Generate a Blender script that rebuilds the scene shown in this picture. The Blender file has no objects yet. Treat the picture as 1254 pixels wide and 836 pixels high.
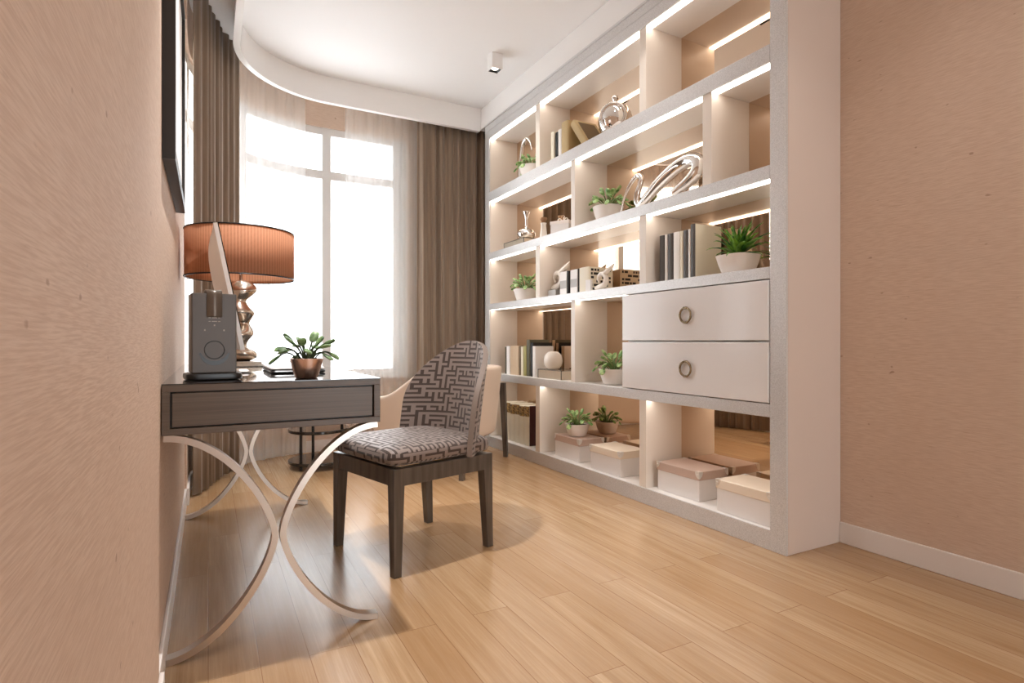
import bpy, bmesh, math, random
from mathutils import Vector, Matrix
PI = math.pi
SC = bpy.context.scene
COL = SC.collection

# ------------------------------------------------------------------ camera, light, exposure
cam_d = bpy.data.cameras.new('camera'); cam = bpy.data.objects.new('camera', cam_d); COL.objects.link(cam)
cam.location = (0, 0, 0.90)
cam.rotation_euler = (PI/2, 0, -math.radians(28.1))
cam_d.sensor_width = 36; cam_d.lens = 20.0; cam_d.clip_start = 0.02
SC.camera = cam

SC.view_settings.view_transform = 'Standard'
SC.view_settings.look = 'None'
SC.view_settings.exposure = 0.6
SC.view_settings.gamma = 1.0
SC.view_settings.use_curve_mapping = False

world = bpy.data.worlds.new('sky'); SC.world = world; world.use_nodes = True
wn = world.node_tree.nodes; wn['Background'].inputs[0].default_value = (0.92, 0.965, 1.0, 1)
wn['Background'].inputs[1].default_value = 3.9

def spot(loc, power, col=(1, .985, .975), size=100, tilt=0, rad=.03):
    d = bpy.data.lights.new('downlight_lamp', 'SPOT'); d.energy = power; d.color = col
    d.spot_size = math.radians(size); d.spot_blend = .9; d.shadow_soft_size = rad
    o = bpy.data.objects.new('downlight_lamp', d); COL.objects.link(o); o.location = loc; o.rotation_euler = (0, -math.radians(tilt), 0)
    return o
DOWNLIGHTS = [  # x, y, power, cone, tilt towards +x
    (1.83, 3.69, 14, 100, 0), (1.83, 2.35, 14, 100, 0), (1.83, 1.0, 12, 100, 0),
    (0.30, 2.10, 140, 80, 4), (0.30, 3.25, 85, 54, 4), (0.30, 0.95, 20, 80, 4)]

# ------------------------------------------------------------------ materials
def lin(h):
    if isinstance(h, str):
        h = h.lstrip('#'); h = [int(h[i:i+2], 16) for i in (0, 2, 4)]
    r = []
    for v in h:
        v /= 255
        r.append(v/12.92 if v <= .04045 else ((v+.055)/1.055)**2.4)
    return (*r, 1)

def mat(name, col, rough=.5, metal=0.0, coat=0.0, emis=None, estr=0):
    m = bpy.data.materials.new(name); m.use_nodes = True
    b = m.node_tree.nodes['Principled BSDF']
    b.inputs['Base Color'].default_value = lin(col)
    b.inputs['Roughness'].default_value = rough
    b.inputs['Metallic'].default_value = metal
    if coat:
        b.inputs['Coat Weight'].default_value = coat; b.inputs['Coat Roughness'].default_value = .05
    if emis:
        b.inputs['Emission Color'].default_value = lin(emis); b.inputs['Emission Strength'].default_value = estr
    return m

def N(m, t): return m.node_tree.nodes.new(t)
def L(m, a, b): m.node_tree.links.new(a, b)
def BS(m): return m.node_tree.nodes['Principled BSDF']
def mixcol(m, fac, c1, c2):
    x = N(m, 'ShaderNodeMix'); x.data_type = 'RGBA'
    for s, c in ((6, c1), (7, c2)):
        if isinstance(c, (str, tuple, list)): x.inputs[s].default_value = lin(c)
        else: L(m, c, x.inputs[s])
    if isinstance(fac, (int, float)): x.inputs[0].default_value = fac
    else: L(m, fac, x.inputs[0])
    return x.outputs[2]
def maprange(m, v, a, b, c, d_):
    r = N(m, 'ShaderNodeMapRange'); L(m, v, r.inputs[0])
    for i, q in enumerate((a, b, c, d_)): r.inputs[i+1].default_value = q
    return r.outputs[0]
def math_(m, op, a, b=None):
    x = N(m, 'ShaderNodeMath'); x.operation = op
    for i, v in enumerate((a, b)):
        if v is None: continue
        if isinstance(v, (int, float)): x.inputs[i].default_value = v
        else: L(m, v, x.inputs[i])
    return x.outputs[0]
def coords(m, scale=(1, 1, 1), rot=(0, 0, 0), kind='Object'):
    tc = N(m, 'ShaderNodeTexCoord'); mp = N(m, 'ShaderNodeMapping'); L(m, tc.outputs[kind], mp.inputs[0])
    mp.inputs['Scale'].default_value = scale; mp.inputs['Rotation'].default_value = rot
    return mp.outputs[0]
def noise(m, vec, scale, detail=3, rough=.5):
    n = N(m, 'ShaderNodeTexNoise'); L(m, vec, n.inputs['Vector']); n.inputs['Scale'].default_value = scale
    n.inputs['Detail'].default_value = detail; n.inputs['Roughness'].default_value = rough
    return n.outputs[0]
def bump(m, h, strength=.2, dist=.002):
    b = N(m, 'ShaderNodeBump'); L(m, h, b.inputs['Height']); b.inputs['Strength'].default_value = strength
    b.inputs['Distance'].default_value = dist; L(m, b.outputs[0], BS(m).inputs['Normal'])

def m_wallpaper():
    m = mat('woven_wallpaper', '#dcbca4', .75)
    v = coords(m, (1, 1, 1))
    fine = noise(m, coords(m, (22, 22, 420)), 1, 2)
    slub = noise(m, coords(m, (9, 9, 120)), 1, 3, .6)
    big = noise(m, v, 2.5, 2)
    c = mixcol(m, maprange(m, fine, .36, .64, 0, 1), '#cbaf99', '#d9c1ad')
    c = mixcol(m, maprange(m, big, .35, .65, 0, .35), c, '#ccb19c')
    c = mixcol(m, maprange(m, slub, .66, .78, 0, .5), c, '#b08e78')
    fleck = noise(m, coords(m, (22, 22, 45)), 1, 1)
    c = mixcol(m, maprange(m, fleck, .76, .80, 0, .6), c, '#94705a')
    L(m, c, BS(m).inputs['Base Color'])
    bump(m, fine, .35, .001)
    return m

def m_floor():
    m = mat('oak_plank_floor', '#d2a878', .3)
    v = coords(m, (1, 1, 1), (0, 0, PI/2))
    br = N(m, 'ShaderNodeTexBrick'); L(m, v, br.inputs['Vector'])
    br.offset = .37; br.offset_frequency = 2
    br.inputs['Scale'].default_value = 1; br.inputs['Brick Width'].default_value = 1.25; br.inputs['Row Height'].default_value = .128
    br.inputs['Mortar Size'].default_value = .0012; br.inputs['Mortar Smooth'].default_value = .2; br.inputs['Bias'].default_value = 0
    br.inputs['Color1'].default_value = (0, 0, 0, 1); br.inputs['Color2'].default_value = (1, 1, 1, 1); br.inputs['Mortar'].default_value = (.5, .5, .5, 1)
    # offset the grain from plank to plank
    add = N(m, 'ShaderNodeVectorMath'); add.operation = 'MULTIPLY_ADD'
    L(m, br.outputs['Color'], add.inputs[0]); add.inputs[1].default_value = (7, 13, 5); 
    mp = N(m, 'ShaderNodeMapping'); L(m, v, mp.inputs[0]); mp.inputs['Scale'].default_value = (1.3, 16, 1); L(m, mp.outputs[0], add.inputs[2])
    g1 = noise(m, add.outputs[0], 1.6, 5, .62)
    mp2 = N(m, 'ShaderNodeMapping'); L(m, add.outputs[0], mp2.inputs[0]); mp2.inputs['Scale'].default_value = (.55, 2.4, 1)
    g2 = noise(m, mp2.outputs[0], 2.5, 3, .6)
    c = mixcol(m, maprange(m, g1, .3, .7, 0, 1), '#b18f69', '#d0b28e')
    c = mixcol(m, maprange(m, g2, .3, .85, 0, .42), c, '#95704b')
    mp3 = N(m, 'ShaderNodeMapping'); L(m, add.outputs[0], mp3.inputs[0]); mp3.inputs['Scale'].default_value = (1.2, 6, 1)
    g3 = noise(m, mp3.outputs[0], 2.2, 4, .6)
    c = mixcol(m, maprange(m, g3, .32, .80, 0, .42), c, '#8f6a45')
    sep = N(m, 'ShaderNodeSeparateColor'); L(m, br.outputs['Color'], sep.inputs[0])
    c = mixcol(m, maprange(m, sep.outputs[0], 0, 1, 0, .6), c, '#a27b54')
    c = mixcol(m, math_(m, 'MULTIPLY', br.outputs['Fac'], .85), c, '#8a6240')
    L(m, c, BS(m).inputs['Base Color'])
    BS(m).inputs['Roughness'].default_value = .25
    BS(m).inputs['Specular IOR Level'].default_value = .65
    h = math_(m, 'SUBTRACT', 0, br.outputs['Fac'])
    bump(m, h, .25, .0015)
    return m

def m_glitter():
    m = mat('silver_textured_lacquer', '#d6d3d1', .36, .3)
    vo = N(m, 'ShaderNodeTexVoronoi'); L(m, coords(m), vo.inputs['Vector']); vo.inputs['Scale'].default_value = 600
    n = noise(m, coords(m), 330, 2)
    c = mixcol(m, maprange(m, n, .35, .65, 0, 1), '#c9c6c4', '#e2e0df')
    L(m, c, BS(m).inputs['Base Color']); bump(m, vo.outputs['Distance'], .25, .0008)
    return m

def m_meander():
    m = mat('greek_key_upholstery', '#8a7a6d', .65)
    uv = N(m, 'ShaderNodeTexCoord').outputs['UV']
    sc = N(m, 'ShaderNodeVectorMath'); sc.operation = 'MULTIPLY'; L(m, uv, sc.inputs[0]); sc.inputs[1].default_value = (36, 46, 1)
    fl = N(m, 'ShaderNodeVectorMath'); fl.operation = 'FLOOR'; L(m, sc.outputs[0], fl.inputs[0])
    fr = N(m, 'ShaderNodeVectorMath'); fr.operation = 'FRACTION'; L(m, sc.outputs[0], fr.inputs[0])
    wn_ = N(m, 'ShaderNodeTexWhiteNoise'); wn_.noise_dimensions = '2D'; L(m, fl.outputs[0], wn_.inputs['Vector'])
    sx = N(m, 'ShaderNodeSeparateXYZ'); L(m, fr.outputs[0], sx.inputs[0])
    xin = math_(m, 'LESS_THAN', sx.outputs[0], .56); yin = math_(m, 'LESS_THAN', sx.outputs[1], .56)
    nx = N(m, 'ShaderNodeVectorMath'); nx.operation = 'ADD'; L(m, fl.outputs[0], nx.inputs[0]); nx.inputs[1].default_value = (1, 0, 0)
    wn2 = N(m, 'ShaderNodeTexWhiteNoise'); wn2.noise_dimensions = '2D'; L(m, nx.outputs[0], wn2.inputs['Vector'])
    cy = N(m, 'ShaderNodeSeparateXYZ'); L(m, fl.outputs[0], cy.inputs[0])
    odd = math_(m, 'FLOORED_MODULO', cy.outputs[1], 2)
    h0 = math_(m, 'GREATER_THAN', wn_.outputs['Value'], .38); h1 = math_(m, 'GREATER_THAN', wn2.outputs['Value'], .38)
    link = math_(m, 'ADD', math_(m, 'MULTIPLY', odd, h1), math_(m, 'MULTIPLY', math_(m, 'SUBTRACT', 1, odd), h0))
    a = math_(m, 'MULTIPLY', link, yin)
    b = math_(m, 'MULTIPLY', math_(m, 'SUBTRACT', 1, h0), xin)
    lit = math_(m, 'MAXIMUM', math_(m, 'MAXIMUM', a, b), math_(m, 'MULTIPLY', xin, yin))
    c = mixcol(m, lit, '#41322a', '#83736a')
    L(m, c, BS(m).inputs['Base Color'])
    BS(m).inputs['Sheen Weight'].default_value = .25
    L(m, maprange(m, lit, 0, 1, .8, .42), BS(m).inputs['Roughness'])
    bump(m, lit, .3, .001)
    return m

def m_drape(name, c1, c2):
    m = mat(name, c1, .8)
    n = noise(m, coords(m, (60, 60, 1.2)), 1, 3)
    L(m, mixcol(m, maprange(m, n, .35, .65, 0, 1), c1, c2), BS(m).inputs['Base Color'])
    BS(m).inputs['Sheen Weight'].default_value = .3
    return m

def m_sheer():
    m = bpy.data.materials.new('sheer_voile'); m.use_nodes = True
    m.node_tree.nodes.remove(BS(m)); out = m.node_tree.nodes['Material Output']
    tr = N(m, 'ShaderNodeBsdfTransparent'); tl = N(m, 'ShaderNodeBsdfTranslucent'); df = N(m, 'ShaderNodeBsdfDiffuse')
    tl.inputs[0].default_value = (.93, .92, .91, 1); df.inputs[0].default_value = (.93, .92, .91, 1)
    a = N(m, 'ShaderNodeMixShader'); a.inputs[0].default_value = .72; L(m, tl.outputs[0], a.inputs[1]); L(m, df.outputs[0], a.inputs[2])
    b = N(m, 'ShaderNodeMixShader'); b.inputs[0].default_value = .27; L(m, tr.outputs[0], b.inputs[1]); L(m, a.outputs[0], b.inputs[2])
    L(m, b.outputs[0], out.inputs[0])
    return m

def m_glass():
    m = bpy.data.materials.new('window_glass'); m.use_nodes = True
    m.node_tree.nodes.remove(BS(m)); out = m.node_tree.nodes['Material Output']
    tr = N(m, 'ShaderNodeBsdfTransparent'); gl = N(m, 'ShaderNodeBsdfGlossy'); gl.inputs['Roughness'].default_value = .02
    b = N(m, 'ShaderNodeMixShader'); b.inputs[0].default_value = .05; L(m, tr.outputs[0], b.inputs[1]); L(m, gl.outputs[0], b.inputs[2])
    L(m, b.outputs[0], out.inputs[0])
    return m

def m_shade():
    m = mat('terracotta_lampshade_cloth', '#cf8159', .8)
    tc = coords(m, (1, 1, 1))
    w1 = N(m, 'ShaderNodeTexWave'); w1.wave_type = 'BANDS'; w1.bands_direction = 'Z'; L(m, tc, w1.inputs[0]); w1.inputs['Scale'].default_value = 75
    ang = N(m, 'ShaderNodeTexGradient'); ang.gradient_type = 'RADIAL'; L(m, tc, ang.inputs[0])
    s = math_(m, 'SINE', math_(m, 'MULTIPLY', ang.outputs[0], 2*PI*110))
    w = math_(m, 'MAXIMUM', w1.outputs['Fac'], maprange(m, s, -1, 1, 0, 1))
    L(m, mixcol(m, maprange(m, w, .3, 1, 1, 0), '#d9a27f', '#a5643f'), BS(m).inputs['Base Color'])
    bump(m, w, .3, .001)
    out = m.node_tree.nodes['Material Output']; tl = N(m, 'ShaderNodeBsdfTranslucent'); tl.inputs[0].default_value = lin('#eab894')
    b = N(m, 'ShaderNodeMixShader'); b.inputs[0].default_value = .35; L(m, BS(m).outputs[0], b.inputs[1]); L(m, tl.outputs[0], b.inputs[2])
    L(m, b.outputs[0], out.inputs[0])
    return m

def m_leaf(name, c1, c2, sc=30):
    m = mat(name, c1, .4)
    n = noise(m, coords(m), sc, 2)
    L(m, mixcol(m, maprange(m, n, .38, .62, 0, 1), c1, c2), BS(m).inputs['Base Color'])
    BS(m).inputs['Subsurface Weight'].default_value = 0.0
    return m

def m_dark_wood():
    m = mat('smoked_dark_wood', '#514840', .3)
    n = noise(m, coords(m, (40, 40, 3)), 1, 4)
    L(m, mixcol(m, maprange(m, n, .3, .7, 0, 1), '#443b34', '#665b51'), BS(m).inputs['Base Color'])
    return m

def m_desk():
    m = mat('taupe_desk_lacquer', '#564b42', .36)
    n = noise(m, coords(m, (2, 2, 260)), 1, 2)
    L(m, mixcol(m, maprange(m, n, .3, .7, 0, 1), '#54463b', '#665749'), BS(m).inputs['Base Color'])
    return m

def m_ornate():
    m = mat('ornate_gilt_band', '#8a6a3c', .5)
    n = noise(m, coords(m), 95, 3, .7)
    L(m, mixcol(m, maprange(m, n, .44, .56, 0, 1), '#4a3220', '#b8955a'), BS(m).inputs['Base Color'])
    return m

M = dict(
    wallpaper=m_wallpaper(), floor=m_floor(), glitter=m_glitter(), meander=m_meander(),
    drape=m_drape('brown_drape_cloth', '#927d69', '#7f6c5a'), sheer=m_sheer(), glass=m_glass(), shade=m_shade(),
    ceiling=mat('white_ceiling_paint', '#f7f5f4', .6), fascia=mat('glossy_white_trim', '#f6f3f0', .14),
    white=mat('white_lacquer', '#f0ebe6', .3), cream=mat('cream_shelf_lining', '#e8dccf', .35), base=mat('white_skirting', '#e6ddd6', .4),
    endpanel=mat('greige_side_panel', '#d9c8bb', .3), frame=mat('white_window_frame', '#d8d4d0', .4),
    mirror=mat('bronze_tinted_mirror', '#dcc5ae', .015, 1.0), led=mat('led_diffuser', '#ffffff', .5, emis='#fff7ef', estr=4.5),
    drawer=mat('white_gloss_drawer', '#ebe8e7', .16), chrome=mat('polished_chrome', '#eeeae6', .06, 1.0),
    brass=mat('antique_brass', '#8d7b63', .25, 1.0), gold=mat('pale_gilt', '#c9b78e', .35, .6),
    desk=m_desk(), desktop=mat('black_glossy_desk_top', '#2b2623', .06, 0, .5), black=mat('black_lacquer', '#14110f', .3),
    darkwood=m_dark_wood(), steel=mat('brushed_champagne_steel', '#cbbfb4', .28, 1.0),
    cloth=mat('cream_upholstery', '#e2cdb9', .8), rim=mat('black_frame_wood', '#241f1c', .45), mount=mat('white_picture_mount', '#ece8e6', .6),
    lampmetal=mat('champagne_lamp_metal', '#d2c6b8', .22, 1.0), alu=mat('pale_aluminium', '#f0e9e4', .4, .15), screen=mat('black_screen_glass', '#0b0b0c', .05),
    gunmetal=mat('graphite_plastic', '#51473f', .38, .1), gunlight=mat('graphite_strap', '#655a50', .3, .4), print_=mat('pale_print', '#b9aea5', .5),
    copper=mat('rose_gold_pot', '#e6c5b4', .26, 1.0), pot=mat('white_ceramic', '#efe6df', .28), soil=mat('dark_soil', '#2c2018', .9),
    leaf=m_leaf('green_paddle_leaf', '#5a8a3c', '#b4cc8a', 40), leafdark=m_leaf('dark_paddle_leaf', '#35552a', '#8fae78', 45), blade=m_leaf('green_blade_leaf', '#255a18', '#76a838', 26),
    leafstem=mat('pale_green_stem', '#6f8a4a', .5), stem=mat('dark_green_stem', '#2f3d20', .6), paper=mat('book_paper', '#eee4d2', .8), ornate=m_ornate(),
    lidbrown=mat('taupe_box_lid', '#c9afa0', .5), lidcream=mat('cream_box_lid', '#ecdcc8', .5), boxwhite=mat('white_box_card', '#e9e3df', .5), nickel=mat('nickel_corner', '#e9e4de', .3, .55),
    bronze=mat('mirrored_box_glass', '#d9cdbb', .12, .5), glow=mat('downlight_bulb', '#ffffff', .5, emis='#fff2e0', estr=8), lampwhite=mat('downlight_white', '#f2efec', .4),
    porcelain=mat('ivory_porcelain', '#ece2d6', .15), piping=mat('taupe_piping', '#7a6a5f', .6), reed=mat('dried_brown_flower', '#9b7350', .8),
)

# ------------------------------------------------------------------ mesh helpers
def box(bm, x0, x1, y0, y1, z0, z1, T=None):
    vs = [bm.verts.new((x, y, z)) for z in (z0, z1) for x, y in ((x0, y0), (x1, y0), (x1, y1), (x0, y1))]
    if T: 
        for v in vs: v.co = T @ v.co
    for f in ((3, 2, 1, 0), (4, 5, 6, 7), (0, 1, 5, 4), (1, 2, 6, 5), (2, 3, 7, 6), (3, 0, 4, 7)):
        bm.faces.new([vs[i] for i in f])
    return vs
def sheet(bm, grid, wrap=False, uvs=None):
    vg = [[bm.verts.new(p) for p in row] for row in grid]
    lay = bm.loops.layers.uv.verify() if uvs else None
    for i in range(len(vg)-1):
        n = len(vg[i])
        for j in range(n if wrap else n-1):
            k = (j+1) % n
            idx = ((i, j), (i, k), (i+1, k), (i+1, j))
            vs = [vg[a][b] for a, b in idx]
            if len(set(vs)) < 4: continue
            f = bm.faces.new(vs)
            if uvs:
                for lp, (a, b) in zip(f.loops, idx): lp[lay].uv = uvs[a][b]
    return vg
def lathe(bm, prof, n=32, c=(0, 0, 0), off=None, sx=1, sy=1, caps=True, pw=None):
    rows = []
    for i, (r, z) in enumerate(prof):
        ox, oy = off[i] if off else (0, 0)
        row = []
        for k in range(n):
            a = 2*PI*k/n; ca, sa = math.cos(a), math.sin(a)
            if pw:
                ca = math.copysign(abs(ca)**pw, ca); sa = math.copysign(abs(sa)**pw, sa)
            row.append((c[0]+ox+r*sx*ca, c[1]+oy+r*sy*sa, c[2]+z))
        rows.append(row)
    vg = sheet(bm, rows, True)
    if caps:
        if prof[0][0] > 1e-5: bm.faces.new(vg[0][::-1])
        if prof[-1][0] > 1e-5: bm.faces.new(vg[-1])
def tube(bm, pts, rad, n=10, flat=1.0):
    pts = [Vector(p) for p in pts]; m_ = len(pts)
    if not isinstance(rad, (list, tuple)): rad = [rad]*m_
    up = Vector((0, 0, 1)); rows = []; prev = None
    for i, p in enumerate(pts):
        t = (pts[min(i+1, m_-1)] - pts[max(i-1, 0)]).normalized()
        if prev is None:
            a = t.orthogonal().normalized() if abs(t.dot(up)) > .95 else t.cross(up).normalized()
        else:
            a = (prev - t*prev.dot(t)).normalized()
        prev = a; b = t.cross(a)
        rows.append([p + a*rad[i]*math.cos(2*PI*k/n) + b*rad[i]*flat*math.sin(2*PI*k/n) for k in range(n)])
    vg = sheet(bm, rows, True); bm.faces.new(vg[0][::-1]); bm.faces.new(vg[-1])
def spline(pts, n=8):
    P_ = [Vector(p) for p in pts]; out = []
    for i in range(len(P_)-1):
        p0, p1, p2, p3 = P_[max(i-1, 0)], P_[i], P_[i+1], P_[min(i+2, len(P_)-1)]
        for k in range(n):
            t = k/n
            out.append(.5*((2*p1)+(p2-p0)*t+(2*p0-5*p1+4*p2-p3)*t*t+(3*p1-p0-3*p2+p3)*t**3))
    out.append(P_[-1]); return out
def lerpl(vals, n):
    out = []
    for i in range(len(vals)-1):
        out += [vals[i]+(vals[i+1]-vals[i])*k/n for k in range(n)]
    return out+[vals[-1]]
def superq(bm, c, a, e1=.3, e2=.3, nu=16, nv=40):
    sg = lambda w, e: math.copysign(abs(w)**e, w)
    rows = []
    for i in range(1, nu):
        u = -PI/2 + PI*i/nu
        rows.append([(c[0]+a[0]*sg(math.cos(u), e1)*sg(math.cos(2*PI*j/nv), e2), c[1]+a[1]*sg(math.cos(u), e1)*sg(math.sin(2*PI*j/nv), e2), c[2]+a[2]*sg(math.sin(u), e1)) for j in range(nv)])
    vg = sheet(bm, rows, True)
    bm.faces.new(vg[0][::-1]); bm.faces.new(vg[-1])
def boxuv(bm):
    lay = bm.loops.layers.uv.verify(); bm.normal_update()
    for f in bm.faces:
        n = f.normal; ax = max(range(3), key=lambda i: abs(n[i])*(1.3 if i == 2 else 1))
        for lp in f.loops:
            p = lp.vert.co
            lp[lay].uv = (p.y, p.z) if ax == 0 else (p.x, p.z) if ax == 1 else (p.x, p.y)
def flatbar(bm, path, t, y0, y1):       # path of (x, z), bar thickness t in the plane, from y0 to y1
    n = len(path); rows = []
    for i, (x, z) in enumerate(path):
        a, b = path[max(i-1, 0)], path[min(i+1, n-1)]
        dx, dz = b[0]-a[0], b[1]-a[1]; l = math.hypot(dx, dz); nx, nz = -dz/l*t/2, dx/l*t/2
        rows.append([(x+nx, y0, z+nz), (x+nx, y1, z+nz), (x-nx, y1, z-nz), (x-nx, y0, z-nz)])
    vg = sheet(bm, rows, True); bm.faces.new(vg[0][::-1]); bm.faces.new(vg[-1])

def new(): return bmesh.new()
def obj(name, bm, m, parent=None, smooth=False, bevel=0, world=False, recalc=True):
    if world and parent:
        l = Vector(parent.matrix_world.translation) if parent.parent is None else Vector(parent.location)+Vector(parent.parent.location)
        l = Vector((0, 0, 0)); q = parent
        while q: l += q.location; q = q.parent
        bmesh.ops.translate(bm, verts=bm.verts, vec=-l)
    if recalc: bmesh.ops.recalc_face_normals(bm, faces=bm.faces)
    me = bpy.data.meshes.new(name); bm.to_mesh(me); bm.free()
    o = bpy.data.objects.new(name, me); COL.objects.link(o)
    me.materials.append(M[m])
    if smooth:
        for p in me.polygons: p.use_smooth = True
    if bevel:
        b = o.modifiers.new('bevel', 'BEVEL'); b.width = bevel; b.segments = 2; b.limit_method = 'ANGLE'; b.angle_limit = math.radians(40)
        b.harden_normals = False
    if parent: o.parent = parent
    return o
def smooth_angle(o, deg=35):
    for p in o.data.polygons: p.use_smooth = True
    o.data.set_sharp_from_angle(angle=math.radians(deg))
def tag(o, label, cat, group=None):
    o['label'] = label; o['category'] = cat
    if group: o['group'] = group
    return o
def thing(name, label, cat, loc=(0, 0, 0), rz=0, group=None):
    o = bpy.data.objects.new(name, None); COL.objects.link(o); o.location = loc; o.rotation_euler = (0, 0, rz)
    o.empty_display_size = .05
    return tag(o, label, cat, group)
def dup(root, label, loc, rz=0, scale=None):
    def cp(o, par):
        c = o.copy(); COL.objects.link(c); c.parent = par
        for ch in list(o.children): cp(ch, c)
        return c
    r = cp(root, None); r['label'] = label; r.location = loc; r.rotation_euler = (0, 0, rz)
    if scale: r.scale = (scale,)*3
    return r
def struct(name, bm, m, parent=None, **k):
    o = obj(name, bm, m, parent, **k)
    if not parent: o['kind'] = 'structure'
    return o

# ------------------------------------------------------------------ the bay: a straight left run, a quarter circle, a straight back run
CX, CY, RB = .85, 3.92, .955
ARC = RB*PI/2
def bay(t, R):
    if t <= .32: return (CX-R, 3.6+t)
    if t <= .32+ARC:
        a = PI-(t-.32)/RB; return (CX+R*math.cos(a), CY+R*math.sin(a))
    return (CX+t-.32-ARC, CY+R)
def baystrip(bm, t0, t1, Ra, Rb, z0, z1):
    n = max(2, int((t1-t0)/.05)+1)
    rows = []
    for i in range(n):
        t = t0+(t1-t0)*i/(n-1); a = bay(t, Ra); b = bay(t, Rb)
        rows.append([(*a, z0), (*a, z1), (*b, z1), (*b, z0)])
    vg = sheet(bm, rows, True); bm.faces.new(vg[0][::-1]); bm.faces.new(vg[-1])
TE = .32+ARC+2.51-CX                      # the back wall ends at the right wall
TW = .32+ARC+1.56-CX                      # right jamb of the window

# ------------------------------------------------------------------ structure
H = 2.97
bm = new(); box(bm, -.4, 2.75, -2.6, 5.2, -.1, 0); struct('floor', bm, 'floor')
bm = new(); box(bm, -.4, 2.75, -2.6, 5.2, H, H+.1); struct('ceiling', bm, 'ceiling')
bm = new(); box(bm, -.3, -.105, -2.6, 1.62, 0, H); box(bm, -.3, -.115, 1.62, 3.6, 0, H); struct('wall_left', bm, 'wallpaper')
bm = new(); box(bm, 2.51, 2.7, -2.6, 5.2, 0, H); struct('wall_right', bm, 'wallpaper')
bm = new(); box(bm, -.3, .75, -2.8, -2.6, 0, H); box(bm, 2.15, 2.7, -2.8, -2.6, 0, H); box(bm, .75, 2.15, -2.8, -2.6, 2.25, H); struct('wall_front', bm, 'wallpaper')  # unseen wall behind the camera, opening added so sky light fills the foreground
bm = new()
baystrip(bm, 0, TW, RB, 1.12, 0, .60); baystrip(bm, 0, TW, RB, 1.12, 2.67, H); baystrip(bm, TW, TE, RB, 1.12, 0, H)
smooth_angle(struct('wall_back', bm, 'wallpaper'))
# fascia board of the curtain pocket, following the bay, and the fascia over the bookcase
bm = new(); baystrip(bm, -.8, .32+ARC+2.142-CX, .68, .71, 2.78, H); smooth_angle(struct('trim_1', bm, 'fascia'))
bm = new(); box(bm, 2.142, 2.505, 1.56, 4.63, 2.785, H); struct('trim_2', bm, 'fascia', bevel=.004)
bm = new(); baystrip(bm, -.8, .32+ARC+2.13-CX, .674, .714, 2.766, 2.78); smooth_angle(struct('trim_3', bm, 'fascia'))
bm = new(); box(bm, -.105, -.094, -2.6, 1.632, 0, .092); box(bm, -.115, -.104, 1.632, 3.6, 0, .092); struct('baseboard_left', bm, 'base', bevel=.003)
bm = new(); box(bm, 2.497, 2.51, -2.6, 1.559, 0, .092); struct('baseboard_right', bm, 'base', bevel=.003)
bm = new(); baystrip(bm, 0.0, TE-.02, RB-.012, RB, 0, .09); smooth_angle(struct('baseboard_back', bm, 'base'))

# window: curved frame with a transom, posts, and one glass pane in every opening
posts = [.02, .45, 1.153, 1.837, 2.43, TW-.03]
bm = new()
for z0, z1 in ((.60, .665), (2.245, 2.315), (2.61, 2.67)): baystrip(bm, 0, TW, .975, 1.03, z0, z1)
for t in posts:
    w = .034 if t not in (posts[0], posts[-1]) else .03
    baystrip(bm, max(0, t-w), t+w, .970, 1.035, .60, 2.67)
win = struct('window_1', bm, 'frame'); smooth_angle(win)
for i in range(len(posts)-1):
    for z0, z1 in ((.665, 2.245), (2.315, 2.61)):
        bm = new(); baystrip(bm, posts[i]+.03, posts[i+1]-.03, 1.0, 1.006, z0, z1); smooth_angle(obj('pane', bm, 'glass', win))
bm = new(); baystrip(bm, 0.02, TW, .93, .975, .585, .603); obj('sill', bm, 'base', win)

# ------------------------------------------------------------------ curtains
def resample(pts, step):
    out = [Vector((*pts[0], 0))]; s = 0; acc = [0.0]
    P_ = [Vector((*p, 0)) for p in pts]
    for a, b in zip(P_, P_[1:]): acc.append(acc[-1]+(b-a).length)
    n = int(acc[-1]/step); res = []
    for i in range(n+1):
        s = acc[-1]*i/n; k = max(j for j in range(len(acc)-1) if acc[j] <= s+1e-9)
        res.append((P_[k].lerp(P_[k+1], (s-acc[k])/max(1e-9, acc[k+1]-acc[k])), s))
    return res
def curtain(name, path, zt, zb, amp, wl, m, label, group, seed, thick=0, drift=.012):
    rnd = random.Random(seed); pts = resample(path, wl/12)
    ph = []; p = 0
    for i in range(len(pts)):
        p += 2*PI/12*(.75+.5*rnd.random()); ph.append(p)
    ph = [sum(ph[max(0, i-2):i+3])/len(ph[max(0, i-2):i+3]) for i in range(len(ph))]
    am = [amp*(.7+.3*math.sin(i*.21+seed)) for i in range(len(pts))]
    rows = []; K = 10
    for k in range(K+1):
        f = k/K; z = zb+(zt-zb)*f; row = []
        for i, (q, s) in enumerate(pts):
            a = pts[max(0, i-1)][0]; b = pts[min(len(pts)-1, i+1)][0]; tg = (b-a).normalized(); nm = Vector((-tg.y, tg.x, 0))
            w = math.sin(ph[i] + drift*20*math.sin(f*2.2+i*.05)); w = math.copysign(abs(w)**.7, w)
            v = q + nm*am[i]*(1-.15*f)*w + tg*amp*.25*math.cos(ph[i]*2)*(1-f)
            row.append((v.x, v.y, z))
        rows.append(row)
    bm = new(); sheet(bm, rows)
    o = obj(name, bm, m, smooth=True, recalc=False)
    if thick:
        md = o.modifiers.new('solid', 'SOLIDIFY'); md.thickness = thick; md.offset = 0
    return tag(o, label, 'curtain', group)
curtain('drape', [(-.062, 3.76), (-.03, 3.86), (.0, 3.95), (.03, 4.08), (.075, 4.22), (.125, 4.335), (.186, 4.43)], 2.965, .012, .022, .085, 'drape', 'brown pleated drape at the left end of the curved window, above the terracotta lamp', 'brown drapes', 3, .005)
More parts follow.
